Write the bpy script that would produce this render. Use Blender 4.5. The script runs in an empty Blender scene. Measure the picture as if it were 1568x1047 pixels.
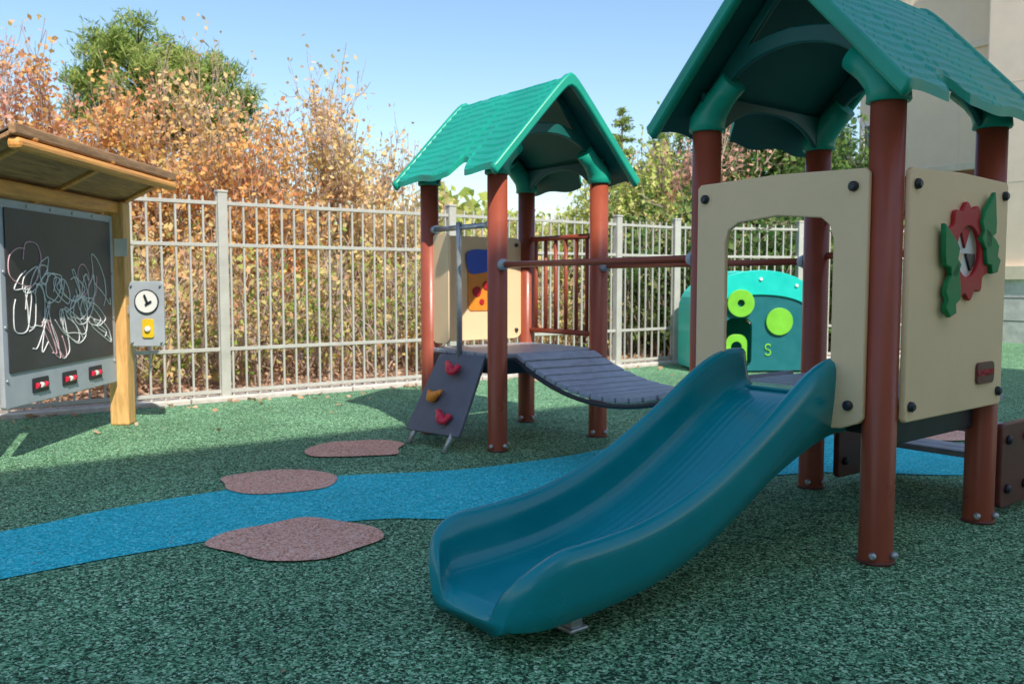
import bpy, math, random
import numpy as np
from mathutils import Vector, Matrix, noise
rad=math.radians
random.seed(3)
scene=bpy.context.scene
COL=scene.collection

# ------------------------------------------------------------------ materials
def _base(name):
    m=bpy.data.materials.new(name); m.use_nodes=True
    nt=m.node_tree; b=nt.nodes['Principled BSDF']
    return m,nt,b
def ramp(nt,stops,interp='LINEAR'):
    r=nt.nodes.new('ShaderNodeValToRGB'); cr=r.color_ramp; cr.interpolation=interp
    while len(cr.elements)<len(stops): cr.elements.new(0.5)
    for e,(p,c) in zip(cr.elements,stops):
        e.position=p; e.color=(c[0],c[1],c[2],1)
    return r
def pmat(name,col,rough=.5,var=.12,scale=6,bump=0.0,bscale=150,metal=0,stretch=None,spec=.5):
    m,nt,b=_base(name)
    tc=nt.nodes.new('ShaderNodeTexCoord')
    src=tc.outputs['Object']
    if stretch:
        mp=nt.nodes.new('ShaderNodeMapping'); mp.inputs['Scale'].default_value=stretch
        nt.links.new(src,mp.inputs['Vector']); src=mp.outputs['Vector']
    n=nt.nodes.new('ShaderNodeTexNoise'); n.inputs['Scale'].default_value=scale; n.inputs['Detail'].default_value=6
    n.inputs['Roughness'].default_value=.65
    nt.links.new(src,n.inputs['Vector'])
    lo=[c*(1-var*1.6) for c in col]; hi=[min(1,c*(1+var*1.6)+var*.02) for c in col]
    r=ramp(nt,[(.3,lo),(.7,hi)])
    nt.links.new(n.outputs['Fac'],r.inputs['Fac']); nt.links.new(r.outputs['Color'],b.inputs['Base Color'])
    mr=nt.nodes.new('ShaderNodeMapRange'); mr.inputs[1].default_value=.3; mr.inputs[2].default_value=.7
    mr.inputs[3].default_value=max(.05,rough-.08); mr.inputs[4].default_value=min(1,rough+.1)
    nt.links.new(n.outputs['Fac'],mr.inputs[0]); nt.links.new(mr.outputs[0],b.inputs['Roughness'])
    b.inputs['Metallic'].default_value=metal
    b.inputs['Specular IOR Level'].default_value=spec
    if bump>0:
        n2=nt.nodes.new('ShaderNodeTexNoise'); n2.inputs['Scale'].default_value=bscale; n2.inputs['Detail'].default_value=3
        nt.links.new(src,n2.inputs['Vector'])
        bp=nt.nodes.new('ShaderNodeBump'); bp.inputs['Strength'].default_value=bump; bp.inputs['Distance'].default_value=.01
        nt.links.new(n2.outputs['Fac'],bp.inputs['Height']); nt.links.new(bp.outputs['Normal'],b.inputs['Normal'])
    return m
def rubber(name,stops,big=(.75,1.2),scale=145,hue=None):
    m,nt,b=_base(name)
    tc=nt.nodes.new('ShaderNodeTexCoord')
    v=nt.nodes.new('ShaderNodeTexVoronoi'); v.inputs['Scale'].default_value=scale
    nz=nt.nodes.new('ShaderNodeTexNoise'); nz.inputs['Scale'].default_value=60; nz.inputs['Detail'].default_value=2
    nt.links.new(tc.outputs['Object'],nz.inputs['Vector'])
    mv=nt.nodes.new('ShaderNodeMixRGB'); mv.blend_type='LINEAR_LIGHT'; mv.inputs[0].default_value=.012
    nt.links.new(tc.outputs['Object'],mv.inputs[1]); nt.links.new(nz.outputs['Color'],mv.inputs[2])
    nt.links.new(mv.outputs[0],v.inputs['Vector'])
    sp=nt.nodes.new('ShaderNodeSeparateColor'); nt.links.new(v.outputs['Color'],sp.inputs[0])
    r=ramp(nt,stops); nt.links.new(sp.outputs[0],r.inputs['Fac'])
    n=nt.nodes.new('ShaderNodeTexNoise'); n.inputs['Scale'].default_value=.9; n.inputs['Detail'].default_value=7; n.inputs['Roughness'].default_value=.6
    nt.links.new(tc.outputs['Object'],n.inputs['Vector'])
    mr=nt.nodes.new('ShaderNodeMapRange'); mr.inputs[1].default_value=.3; mr.inputs[2].default_value=.7
    mr.inputs[3].default_value=big[0]; mr.inputs[4].default_value=big[1]; nt.links.new(n.outputs['Fac'],mr.inputs[0])
    mx=nt.nodes.new('ShaderNodeMixRGB'); mx.blend_type='MULTIPLY'; mx.inputs[0].default_value=1
    nt.links.new(r.outputs['Color'],mx.inputs[1]); nt.links.new(mr.outputs[0],mx.inputs[2])
    nt.links.new(mx.outputs[0],b.inputs['Base Color'])
    b.inputs['Roughness'].default_value=.75
    b.inputs['Specular IOR Level'].default_value=.15
    bp=nt.nodes.new('ShaderNodeBump'); bp.inputs['Strength'].default_value=.35; bp.inputs['Distance'].default_value=.002
    ad=nt.nodes.new('ShaderNodeMath'); ad.operation='SUBTRACT'
    nt.links.new(sp.outputs[1],ad.inputs[0]); nt.links.new(v.outputs['Distance'],ad.inputs[1])
    nt.links.new(ad.outputs[0],bp.inputs['Height']); nt.links.new(bp.outputs['Normal'],b.inputs['Normal'])
    return m
def leafmat(name,stops,trans=.35):
    m=bpy.data.materials.new(name); m.use_nodes=True; nt=m.node_tree; nt.nodes.clear()
    out=nt.nodes.new('ShaderNodeOutputMaterial')
    g=nt.nodes.new('ShaderNodeNewGeometry')
    tc=nt.nodes.new('ShaderNodeTexCoord')
    n=nt.nodes.new('ShaderNodeTexNoise'); n.inputs['Scale'].default_value=1.1; n.inputs['Detail'].default_value=2
    nt.links.new(tc.outputs['Object'],n.inputs['Vector'])
    a=nt.nodes.new('ShaderNodeMath'); a.operation='MULTIPLY_ADD'; a.inputs[1].default_value=.5
    nt.links.new(g.outputs['Random Per Island'],a.inputs[0])
    mr=nt.nodes.new('ShaderNodeMapRange'); mr.inputs[1].default_value=.35; mr.inputs[2].default_value=.65; mr.inputs[3].default_value=0; mr.inputs[4].default_value=.5
    nt.links.new(n.outputs['Fac'],mr.inputs[0]); nt.links.new(mr.outputs[0],a.inputs[2])
    r=ramp(nt,stops); nt.links.new(a.outputs[0],r.inputs['Fac'])
    d=nt.nodes.new('ShaderNodeBsdfDiffuse'); t=nt.nodes.new('ShaderNodeBsdfTranslucent')
    nt.links.new(r.outputs['Color'],d.inputs[0]); nt.links.new(r.outputs['Color'],t.inputs[0])
    mx=nt.nodes.new('ShaderNodeMixShader'); mx.inputs[0].default_value=trans
    nt.links.new(d.outputs[0],mx.inputs[1]); nt.links.new(t.outputs[0],mx.inputs[2]); nt.links.new(mx.outputs[0],out.inputs[0])
    return m

M_green=rubber('rubber_green',[(0,(.014,.026,.015)),(.33,(.03,.085,.042)),(.55,(.11,.30,.14)),(.8,(.24,.52,.27)),(1,(.60,.86,.56))])
M_blue=rubber('rubber_blue',[(0,(.010,.27,.31)),(.3,(.014,.50,.56)),(.7,(.02,.67,.75)),(1,(.22,.86,.90))],big=(.88,1.1))
M_pink=rubber('rubber_pink',[(0,(.42,.18,.11)),(.3,(.86,.40,.27)),(.7,(.96,.50,.36)),(1,(.98,.72,.58))],big=(.88,1.1))
M_post=pmat('post_brown_paint',(.36,.080,.042),.33,.06,5,spec=.4)
M_brown=pmat('brown_panel',(.14,.04,.03),.4,.08,9)
M_tan=pmat('tan_panel_plastic',(.96,.69,.41),.45,.025,3,bump=.05,bscale=300,spec=.3)
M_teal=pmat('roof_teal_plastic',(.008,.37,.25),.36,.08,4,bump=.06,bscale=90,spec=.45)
M_teald=pmat('roof_teal_shaded',(.006,.12,.105),.42,.08,4,spec=.4)  # same roof plastic, shade under the roof painted in as a darker colour
M_slide=pmat('slide_plastic',(.002,.27,.31),.20,.06,3,bump=.02,bscale=60)
M_deck=pmat('deck_planks',(.34,.36,.42),.45,.15,14,bump=.1)
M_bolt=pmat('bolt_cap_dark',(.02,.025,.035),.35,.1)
M_galv=pmat('galvanised_steel',(.52,.53,.55),.38,.12,20,metal=.6)
M_fence=pmat('fence_paint',(.50,.485,.435),.5,.08,5)
M_slate=pmat('slate_board',(.14,.15,.19),.5,.1,6)
M_red=pmat('red_plastic',(.75,.03,.07),.35,.08)
M_redp=pmat('red_panel',(.50,.022,.03),.45,.08,spec=.3)
M_orange=pmat('orange_plastic',(.90,.30,.03),.35,.08)
M_leafp=pmat('green_panel',(.012,.25,.08),.45,.1,spec=.3)
M_white=pmat('white_panel',(.84,.83,.79),.45,.05)
M_grey=pmat('grey_frame',(.42,.46,.50),.45,.06)
M_black=pmat('chalkboard_black',(.040,.043,.047),.38,.25,2.5,bump=.5,bscale=3)
M_chalk=pmat('chalk',(.85,.85,.84),.9,.1,40)
M_chalkp=pmat('chalk_pink',(.80,.50,.55),.9,.1,40)
M_wood=pmat('timber_larch',(.80,.43,.15),.55,.2,6,bump=.2,bscale=40,stretch=(6,6,.7))
M_woody=pmat('timber_larch_beam',(.84,.34,.08),.5,.22,6,bump=.2,bscale=40,stretch=(6,.6,6))
M_woodw=pmat('timber_weathered',(.42,.23,.11),.7,.3,8,bump=.3,bscale=60,stretch=(6,.6,6))
M_yellow=pmat('yellow_plastic',(.85,.55,.02),.4,.05)
M_bluep=pmat('blue_plastic',(.02,.10,.6),.4,.05)
M_turq=pmat('turquoise_plastic',(.01,.60,.50),.35,.06)
M_turqd=pmat('turquoise_plastic_shaded',(.01,.15,.17),.4,.06)  # turquoise darkened to paint in the shade on the lower front
M_lime=pmat('lime_plastic',(.20,.58,.04),.4,.06)
M_bark=pmat('bark',(.17,.13,.10),.9,.3,12,bump=.4,bscale=40)
M_barkp=pmat('bark_reddish',(.42,.31,.24),.9,.3,12)
M_conc=pmat('concrete',(.62,.57,.51),.85,.12,9,bump=.3,bscale=80)
M_stucco=pmat('stucco_cream',(.92,.74,.53),.85,.03,2,bump=.25,bscale=150)
M_stucco2=pmat('stucco_tan',(.90,.74,.58),.85,.04,2,bump=.25,bscale=150)
M_stone=pmat('limestone_block',(.62,.60,.58),.8,.15,5,bump=.3,bscale=50)
M_glass=pmat('window_glass',(.05,.09,.10),.08,.1,1)
M_roofb=pmat('building_trim',(.82,.70,.53),.7,.05)
def brickmat():
    m,nt,b=_base('brick_red')
    tc=nt.nodes.new('ShaderNodeTexCoord'); mp=nt.nodes.new('ShaderNodeMapping'); mp.inputs['Rotation'].default_value=(rad(90),0,rad(90))
    br=nt.nodes.new('ShaderNodeTexBrick'); br.inputs['Scale'].default_value=4.5
    br.inputs['Color1'].default_value=(.36,.14,.10,1); br.inputs['Color2'].default_value=(.28,.105,.08,1); br.inputs['Mortar'].default_value=(.45,.38,.33,1)
    nt.links.new(tc.outputs['Object'],mp.inputs[0]); nt.links.new(mp.outputs[0],br.inputs['Vector']); nt.links.new(br.outputs[0],b.inputs['Base Color'])
    b.inputs['Roughness'].default_value=.85
    return m
M_brick=brickmat()
def litter():
    m,nt,b=_base('leaf_litter_soil')
    tc=nt.nodes.new('ShaderNodeTexCoord'); v=nt.nodes.new('ShaderNodeTexVoronoi'); v.inputs['Scale'].default_value=22
    nt.links.new(tc.outputs['Object'],v.inputs['Vector'])
    sp=nt.nodes.new('ShaderNodeSeparateColor'); nt.links.new(v.outputs['Color'],sp.inputs[0])
    r=ramp(nt,[(0,(.12,.075,.045)),(.4,(.30,.18,.11)),(.75,(.52,.32,.22)),(1,(.70,.52,.38))]); nt.links.new(sp.outputs[0],r.inputs[0])
    nt.links.new(r.outputs[0],b.inputs['Base Color']); b.inputs['Roughness'].default_value=.95
    bp=nt.nodes.new('ShaderNodeBump'); bp.inputs['Distance'].default_value=.03; nt.links.new(sp.outputs[1],bp.inputs['Height']); nt.links.new(bp.outputs[0],b.inputs['Normal'])
    return m
M_litter=litter()
L_orange=leafmat('leaf_orange',[(0,(.42,.40,.12)),(.2,(.74,.52,.18)),(.5,(.88,.52,.20)),(.75,(.84,.40,.18)),(1,(.66,.24,.15))])
L_gold=leafmat('leaf_gold',[(0,(.52,.54,.20)),(.35,(.86,.66,.30)),(.7,(.90,.62,.36)),(1,(.82,.50,.32))])
L_pink=leafmat('leaf_russet',[(0,(.82,.56,.36)),(.5,(.82,.48,.36)),(1,(.62,.24,.20))])
L_shrub=leafmat('leaf_shrub',[(0,(.15,.27,.05)),(.3,(.40,.50,.12)),(.5,(.72,.62,.24)),(.75,(.84,.54,.28)),(1,(.62,.30,.18))])
L_olive=leafmat('leaf_olive',[(0,(.24,.36,.07)),(.5,(.54,.60,.16)),(.8,(.76,.72,.28)),(1,(.80,.70,.34))])
L_green=leafmat('leaf_green',[(0,(.05,.12,.035)),(.5,(.14,.25,.07)),(.9,(.26,.34,.11)),(1,(.42,.42,.16))])
L_pine=leafmat('needle_pine',[(0,(.12,.21,.05)),(.5,(.28,.38,.10)),(1,(.50,.54,.17))],.25)
L_spruce=leafmat('needle_spruce',[(0,(.06,.11,.08)),(.5,(.12,.20,.14)),(1,(.20,.28,.20))],.15)
L_dry=leafmat('leaf_dry',[(0,(.28,.16,.09)),(.5,(.62,.38,.24)),(1,(.80,.60,.44))],.2)

# ------------------------------------------------------------------ helpers
def empty(name,loc=(0,0,0),rz=0):
    e=bpy.data.objects.new(name,None); e.location=loc; e.rotation_euler=(0,0,rz); e.empty_display_size=.2
    COL.objects.link(e); return e
def put(o,parent=None,keep=False):
    if o.name not in COL.objects: COL.objects.link(o)
    if parent is not None:
        o.parent=parent
        if keep:
            pm=Matrix.Translation(parent.location)@parent.rotation_euler.to_matrix().to_4x4()
            o.matrix_parent_inverse=pm.inverted()
    return o
def meshobj(name,verts,faces,mat,parent=None,keep=False,smooth=False):
    me=bpy.data.meshes.new(name); me.from_pydata([tuple(v) for v in verts],[],faces); me.update()
    if mat: me.materials.append(mat)
    if smooth:
        me.polygons.foreach_set('use_smooth',[True]*len(me.polygons))
    o=bpy.data.objects.new(name,me); return put(o,parent,keep)
def fixn(o):
    import bmesh
    bm=bmesh.new(); bm.from_mesh(o.data); bmesh.ops.recalc_face_normals(bm,faces=bm.faces); bm.to_mesh(o.data); bm.free()
def box(name,c,s,mat,parent=None,keep=False,rot=(0,0,0),bev=.006):
    v=[(x*s[0]/2,y*s[1]/2,z*s[2]/2) for x in(-1,1) for y in(-1,1) for z in(-1,1)]
    f=[(0,1,3,2),(4,6,7,5),(0,4,5,1),(2,3,7,6),(0,2,6,4),(1,5,7,3)]
    o=meshobj(name,v,f,mat,parent,keep); o.location=c; o.rotation_euler=rot
    if bev>0:
        b=o.modifiers.new('b','BEVEL'); b.width=bev; b.segments=2; b.limit_method='ANGLE'
    return o
def tube_data(V,F,pts,rads,n=8,cap=True):
    pts=[Vector(p) for p in pts]; base=len(V)
    up=Vector((0,0,1)); prev=None
    for i,p in enumerate(pts):
        d=(pts[min(i+1,len(pts)-1)]-pts[max(i-1,0)])
        if d.length<1e-9: d=Vector((0,0,1))
        d.normalize()
        if prev is None:
            a=up if abs(d.z)<.9 else Vector((1,0,0))
            x=d.cross(a).normalized()
        else:
            x=(prev-d*prev.dot(d)).normalized()
        prev=x; y=d.cross(x)
        r=rads[i] if hasattr(rads,'__len__') else rads
        for k in range(n):
            t=2*math.pi*k/n; V.append(p+x*(math.cos(t)*r)+y*(math.sin(t)*r))
    for i in range(len(pts)-1):
        for k in range(n):
            a=base+i*n+k; b=base+i*n+(k+1)%n
            F.append((a,b,b+n,a+n))
    if cap:
        F.append(tuple(base+k for k in range(n))[::-1]); F.append(tuple(base+(len(pts)-1)*n+k for k in range(n)))
def tube(name,pts,r,mat,parent=None,keep=False,n=14):
    V=[];F=[]; tube_data(V,F,pts,r,n)
    o=meshobj(name,V,F,mat,parent,keep)
    for p in o.data.polygons: p.use_smooth=len(p.vertices)==4
    return o
def rrect(x0,y0,x1,y1,r,n=6):
    out=[]
    for cx,cy,a0 in((x1-r,y0+r,-90),(x1-r,y1-r,0),(x0+r,y1-r,90),(x0+r,y0+r,180)):
        for k in range(n+1):
            a=rad(a0+90*k/n); out.append((cx+r*math.cos(a),cy+r*math.sin(a)))
    return out
def circ(cx,cy,r,n=28): return [(cx+r*math.cos(2*math.pi*k/n),cy+r*math.sin(2*math.pi*k/n)) for k in range(n)]
def catmull(pts,n=8,closed=True):
    out=[];N=len(pts)
    rng=range(N) if closed else range(N-1)
    for i in rng:
        if closed: p=[pts[(i+j-1)%N] for j in range(4)]
        else: p=[pts[max(0,min(N-1,i+j-1))] for j in range(4)]
        for k in range(n):
            t=k/n; q=[]
            for c in range(len(pts[0])):
                a,b,cc,d=p[0][c],p[1][c],p[2][c],p[3][c]
                q.append(.5*((2*b)+(-a+cc)*t+(2*a-5*b+4*cc-d)*t*t+(-a+3*b-3*cc+d)*t**3))
            out.append(tuple(q))
    if not closed: out.append(tuple(pts[-1]))
    return out
def panel(name,outlines,thick,mat,loc=(0,0,0),rot=(0,0,0),parent=None,keep=False,bev=.004):
    cu=bpy.data.curves.new(name,'CURVE'); cu.dimensions='2D'; cu.fill_mode='BOTH'
    cu.extrude=max(.0005,thick/2-bev); cu.bevel_depth=bev; cu.bevel_resolution=1; cu.offset=-bev
    for ol in outlines:
        s=cu.splines.new('POLY'); s.points.add(len(ol)-1)
        for p,(x,y) in zip(s.points,ol): p.co=(x,y,0,1)
        s.use_cyclic_u=True
    t=bpy.data.objects.new(name+'_c',cu); COL.objects.link(t)
    dg=bpy.context.evaluated_depsgraph_get(); dg.update()
    me=bpy.data.meshes.new_from_object(t.evaluated_get(dg)); me.name=name
    bpy.data.objects.remove(t); me.materials.clear(); me.materials.append(mat)
    o=bpy.data.objects.new(name,me); o.location=loc; o.rotation_euler=rot
    return put(o,parent,keep)
RX=(rad(90),0,0)           # plane x-z, normal -y
RY=(rad(90),0,rad(90))     # curve x -> y, curve y -> z, normal +x
def bolt(parent,p,axis,mat=None,r=.019,keep=False,h=.018):
    d=Vector(axis).normalized(); p=Vector(p)
    return tube('bolt_cap',[p,p+d*h*.6,p+d*h],[r,r*.95,r*.55],mat or M_bolt,parent,keep,n=12)

# ------------------------------------------------------------------ world / sun
w=bpy.data.worlds.new('World'); scene.world=w; w.use_nodes=True
nt=w.node_tree; bg=nt.nodes['Background']
sky=nt.nodes.new('ShaderNodeTexSky'); sky.sky_type='NISHITA'; sky.sun_disc=False
EL=46.0; sx,sy=.39,-.92
sky.sun_elevation=rad(EL); sky.sun_rotation=math.atan2(sx,sy)
sky.air_density=1.25; sky.dust_density=.9; sky.ozone_density=2.5
hs=nt.nodes.new('ShaderNodeHueSaturation'); hs.inputs['Saturation'].default_value=1.08; hs.inputs['Value'].default_value=1.3
nt.links.new(sky.outputs[0],hs.inputs['Color'])
nt.links.new(hs.outputs[0],bg.inputs[0]); bg.inputs[1].default_value=.15
sd=Vector((sx,sy,0)).normalized()*math.cos(rad(EL)); sd.z=math.sin(rad(EL))
sl=bpy.data.lights.new('sun','SUN'); sl.energy=5.0; sl.angle=rad(.5); sl.color=(1,.95,.86)
so=bpy.data.objects.new('sun',sl); so.rotation_euler=sd.to_track_quat('Z','Y').to_euler(); so.location=sd*40; COL.objects.link(so)

# ------------------------------------------------------------------ ground
def sheet(name,pts,z,mat):
    o=meshobj(name,[(x,y,z) for x,y in pts],[tuple(range(len(pts)))],mat)
    if o.data.polygons[0].normal.z<0: o.data.flip_normals()
    return o
FD=Vector((.8,.6,0)); FN=Vector((-.6,.8,0)); F0=Vector((-2.42,7.29,0))
def FP(s,n=0,z=0):
    p=F0+FD*s+FN*n; return Vector((p.x,p.y,z))
sheet('ground',[(-300,-300),(300,-300),(300,300),(-300,300)],-.012,M_litter)
CR=5.45
FE=Vector((5.25,11.45,0))
c=FP(CR,-.1)
a=FP(-9,-.1)
sheet('rubber_playground_surface',[(a.x,a.y),(a.x-2,-12),(16,-12),(14,10),(6.5,16.9),(5.35,11.4),(c.x,c.y)],0,M_green)
up=[(-4.2,1.9),(-3.2,2.5),(-2.6,3.0),(-2.044,3.406),(-1.761,3.754),(-1.384,4.087),(-.917,4.393),(-.291,4.547),(.283,4.889),(.656,5.203),(1.145,5.46),(1.99,5.63),(2.74,5.25),(3.3,5.0)]
lo=[(3.2,4.55),(2.345,4.42),(1.762,4.485),(1.368,4.42),(.505,3.987),(.045,3.70),(-.2585,3.597),(-.534,3.597),(-.887,3.471),(-1.148,3.30),(-1.45,3.079),(-1.718,2.852),(-2.3,2.35),(-3.4,1.3)]
sheet('blue_rubber_stream',catmull(up+lo,6),.004,M_blue)
def blob(name,c,rx,ry,seed,lob=.12):
    r=random.Random(seed); n=11; pts=[]
    for k in range(n):
        a=2*math.pi*k/n; q=1+r.uniform(-lob,lob)
        pts.append((c[0]+rx*q*math.cos(a),c[1]+ry*q*math.sin(a)))
    sheet(name,catmull(pts,7),.008,M_pink)
blob('rubber_stepping_stone',(-.93,5.12),.285,.28,1,.16)
blob('rubber_stepping_stone',(-1.17,4.275),.285,.245,5)
blob('rubber_stepping_stone',(-.822,3.313),.325,.275,9)
blob('rubber_stepping_stone',(2.75,5.6),.3,.22,12)
kb=empty('concrete_kerb',FP(0))
for i in range(10):
    s0=-9+i*1.45; m=FP(s0+.72,.02,.012)
    box('kerb_segment',m,(1.44,.20,.05),M_conc,kb,True,(0,0,math.atan2(.6,.8)),.01)
e1=FE-FP(CR); m=(FE+FP(CR))/2
box('kerb_segment',(m.x,m.y,.012),(e1.length,.2,.05),M_conc,kb,True,(0,0,math.atan2(e1.y,e1.x)),.01)

# ------------------------------------------------------------------ fence
def fence(name,a,b,posts,mat):
    root=empty(name,a)
    a=Vector(a);b=Vector(b);d=(b-a);L=d.length;d.normalize();ang=math.atan2(d.y,d.x)
    for i,z in enumerate((1.645,1.30,.43,.075)):
        mid=(a+b)/2
        box('rail_%d'%i,(mid.x,mid.y,z),(L,.030,.030),mat,root,True,(0,0,ang),.003)
    V=[];F=[]
    n=int(L/.112)
    nn=Vector((-d.y,d.x,0))
    for i in range(n+1):
        p=a+d*(i*.112)
        jx=random.uniform(-.003,.003); q=p
        hx=.0078
        base=len(V)
        for z in (.035,1.70+random.uniform(-.004,.004)):
            for (u,v) in((-1,-1),(1,-1),(1,1),(-1,1)):
                w_=q+d*(u*hx+jx)+nn*(v*.0078); V.append((w_.x,w_.y,z))
        F+= [(base+0,base+1,base+5,base+4),(base+1,base+2,base+6,base+5),(base+2,base+3,base+7,base+6),(base+3,base,base+4,base+7),(base+4,base+5,base+6,base+7)]
    meshobj('pickets',V,F,mat,root,True)
    for s in posts:
        p=a+d*s
        box('post',(p.x,p.y,.865),(.08,.08,1.73),mat,root,True,(0,0,ang),.006)
        box('post_cap',(p.x,p.y,1.742),(.092,.092,.02),mat,root,True,(0,0,ang),.006)
    return root
fence('metal_picket_fence',FP(-9),FP(CR),[9-2.27*k for k in range(-2,4)],M_fence)
fence('metal_picket_fence',FP(CR)+Vector((.05,.0,0)),FE,[0,1.7,3.4],M_fence)
fence('metal_picket_fence',FE+Vector((.01,.06,0)),Vector((6.2,16.7,0)),[2.6,5.2],M_fence)

# ------------------------------------------------------------------ roofs
def roof(parent,cx,cy,alongx,L,hw,front):
    rt=empty('roof_group',(cx,cy,0),0 if alongx else rad(90)); rt.parent=parent; rt.name='roof'
    ZA,ZE=2.20,1.65; rr=.035
    def prof(t,hwl=hw):
        return ZA-(ZA-ZE)*( (math.sqrt(t*t+rr*rr)-rr)/(math.sqrt(hw*hw+rr*rr)-rr) )
    nx=90; ny=150; V=[];F=[];mi=[]
    for layer in(0,1):
        for i in range(nx+1):
            x=-L/2+L*i/nx
            xx=(x*front)
            g=(L/2-.40-xx)/.05
            hwx=hw-.075*math.exp(-(g**4)/4.0)+ .008*math.sin(x*17)
            for j in range(ny+1):
                t=-1+2*j/ny; y=t*hwx; z=prof(abs(y))
                if layer==0:
                    rows=13; wob=.16*math.sin(x*9+abs(y)*5)+.10*math.sin(x*23+1.3)
                    ph=(abs(y)/hw*rows+wob)%1.0
                    z+=.009*ph if abs(y)>.03 else 0
                else: z-=.032
                V.append((x,y,z))
    N=(nx+1)*(ny+1)
    idx=lambda l,i,j:l*N+i*(ny+1)+j
    for i in range(nx):
        for j in range(ny):
            F.append((idx(0,i,j),idx(0,i+1,j),idx(0,i+1,j+1),idx(0,i,j+1))); mi.append(0)
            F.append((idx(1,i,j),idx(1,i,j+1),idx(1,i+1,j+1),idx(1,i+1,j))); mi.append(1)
        F.append((idx(0,i,0),idx(1,i,0),idx(1,i+1,0),idx(0,i+1,0))); mi.append(0)
        F.append((idx(0,i,ny),idx(0,i+1,ny),idx(1,i+1,ny),idx(1,i,ny))); mi.append(0)
    for j in range(ny):
        F.append((idx(0,0,j),idx(0,0,j+1),idx(1,0,j+1),idx(1,0,j))); mi.append(0)
        F.append((idx(0,nx,j),idx(1,nx,j),idx(1,nx,j+1),idx(0,nx,j+1))); mi.append(0)
    o=meshobj('shingle_slopes',V,F,M_teal,rt)
    o.data.materials.append(M_teald); o.data.polygons.foreach_set('material_index',mi)  # lower faces take the darkened teal, standing in for shade
    for sgn in(-1,1):
        top=[];bot=[]
        n=40
        for j in range(n+1):
            y=-hw-.012+(2*hw+.024)*j/n
            top.append((y,prof(abs(y))+.018))
        for j in range(n+1):
            y=hw-(2*hw)*j/n
            bot.append((y,prof(abs(y))-.060))
        endr=[(hw+.03,ZE-.01),(hw+.02,ZE-.04)]; endl=[(-hw-.02,ZE-.04),(-hw-.03,ZE-.01)]
        panel('rake_trim',[top+endr+bot+endl],.045,M_teal,(sgn*(L/2),0,0),RY,rt,bev=.012)
    return rt,prof
def gable_plate(rt,x,halfpost,prof,hw):
    out=[]
    n=24
    for j in range(n+1):
        y=-hw+.08+(2*hw-.16)*j/n; out.append((y,prof(abs(y))-.036))
    out+= [(halfpost+.05,1.68),(halfpost-.06,1.68)]
    m=18
    for j in range(m+1):
        a=math.pi*j/m; out.append(((halfpost-.09)*math.cos(a),1.72+.17*math.sin(a)))
    out+= [(-halfpost+.06,1.68),(-halfpost-.05,1.68)]
    hole=[(-.19,1.925),(-.1,1.945),(0,1.955),(.1,1.945),(.19,1.925),(.03,2.10),(-.03,2.10)]
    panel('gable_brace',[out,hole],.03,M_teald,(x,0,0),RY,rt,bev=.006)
def skirt(rt,y,halfpost,prof):
    out=[(-halfpost-.06,1.765),(halfpost+.06,1.765),(halfpost+.05,1.62)]
    m=20
    for j in range(m+1):
        u=1-2*j/m; out.append((u*(halfpost-.07),1.62+.11*(1-abs(u)**2.6)))
    out+=[(-halfpost-.05,1.62)]
    s=math.copysign(1,y)
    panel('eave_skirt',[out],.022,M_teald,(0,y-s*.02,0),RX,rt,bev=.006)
def post(parent,x,y,inward,top=1.68):
    tube('post',[(x,y,0),(x,y,.004),(x,y,top)],.059,M_post,parent,n=32)
    tube('base_ring',[(x,y,0),(x,y,.012)],[.066,.063],M_brown,parent,n=32)
    ix,iy=inward
    tube('roof_sleeve',[(x,y,1.615),(x,y,1.62),(x+ix*.002,y+iy*.002,1.66),(x+ix*.03,y+iy*.03,1.705),(x+ix*.075,y+iy*.075,1.75),(x+ix*.13,y+iy*.13,1.80)],[.070,.075,.074,.064,.056,.056],M_teal,parent,n=32)
    for k in range(3):
        a=rad(200+k*75); d=(math.cos(a),math.sin(a),0)
        bolt(parent,(x+d[0]*.058,y+d[1]*.058,.035),d,M_galv,.014,h=.022)

# ------------------------------------------------------------------ near tower
A1=rad(38.99); W1,W2=.834,.781
T1=empty('play_tower',(1.302,3.053,0),A1)
for x,y in((0,0),(W1,0),(0,W2),(W1,W2)): post(T1,x,y,(0,1 if y==0 else -1))
rt,prof=roof(T1,W1/2,W2/2,True,W1+.34,W2/2+.14,-1)
for x in(-W1/2,W1/2): gable_plate(rt,x,W2/2,prof,W2/2+.14)
for y in(-W2/2,W2/2): skirt(rt,y,W1/2,prof)
for i in range(7):
    box('deck_plank',(.09+i*(W1-.18)/6,W2/2,.555),(.103,W2-.05,.03),M_deck,T1)
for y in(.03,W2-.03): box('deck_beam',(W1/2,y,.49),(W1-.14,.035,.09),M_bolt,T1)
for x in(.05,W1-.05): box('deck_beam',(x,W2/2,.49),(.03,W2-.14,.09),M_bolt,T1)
ol=[(.035,.50),(.10,.475),(.39,.44),(.68,.475),(W2-.035,.50),(W2-.02,.52),(W2-.02,1.375),(W2-.035,1.39),(.39,1.40),(.035,1.39),(.02,1.375),(.02,.52)]
hole=[(.15,.545),(.15,1.15),(.165,1.20),(.20,1.228),(.38,1.245),(.56,1.228),(.605,1.20),(.62,1.15),(.62,.545)]
panel('window_panel',[ol,hole],.022,M_tan,(-.068,0,0),RY,T1,bev=.005)
for y in(.075,W2-.06):
    for z in(1.33,.56): bolt(T1,(-.079,y,z),(-1,0,0))
ol=[(.02,.52),(.035,.505),(W1-.035,.505),(W1-.02,.52),(W1-.02,1.375),(W1-.035,1.39),(W1/2,1.40),(.035,1.39),(.02,1.375)]
cx,cz=.44,1.11
panel('flower_panel',[ol,circ(cx,cz,.10)],.022,M_tan,(0,-.068,0),RX,T1,bev=.005)
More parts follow.
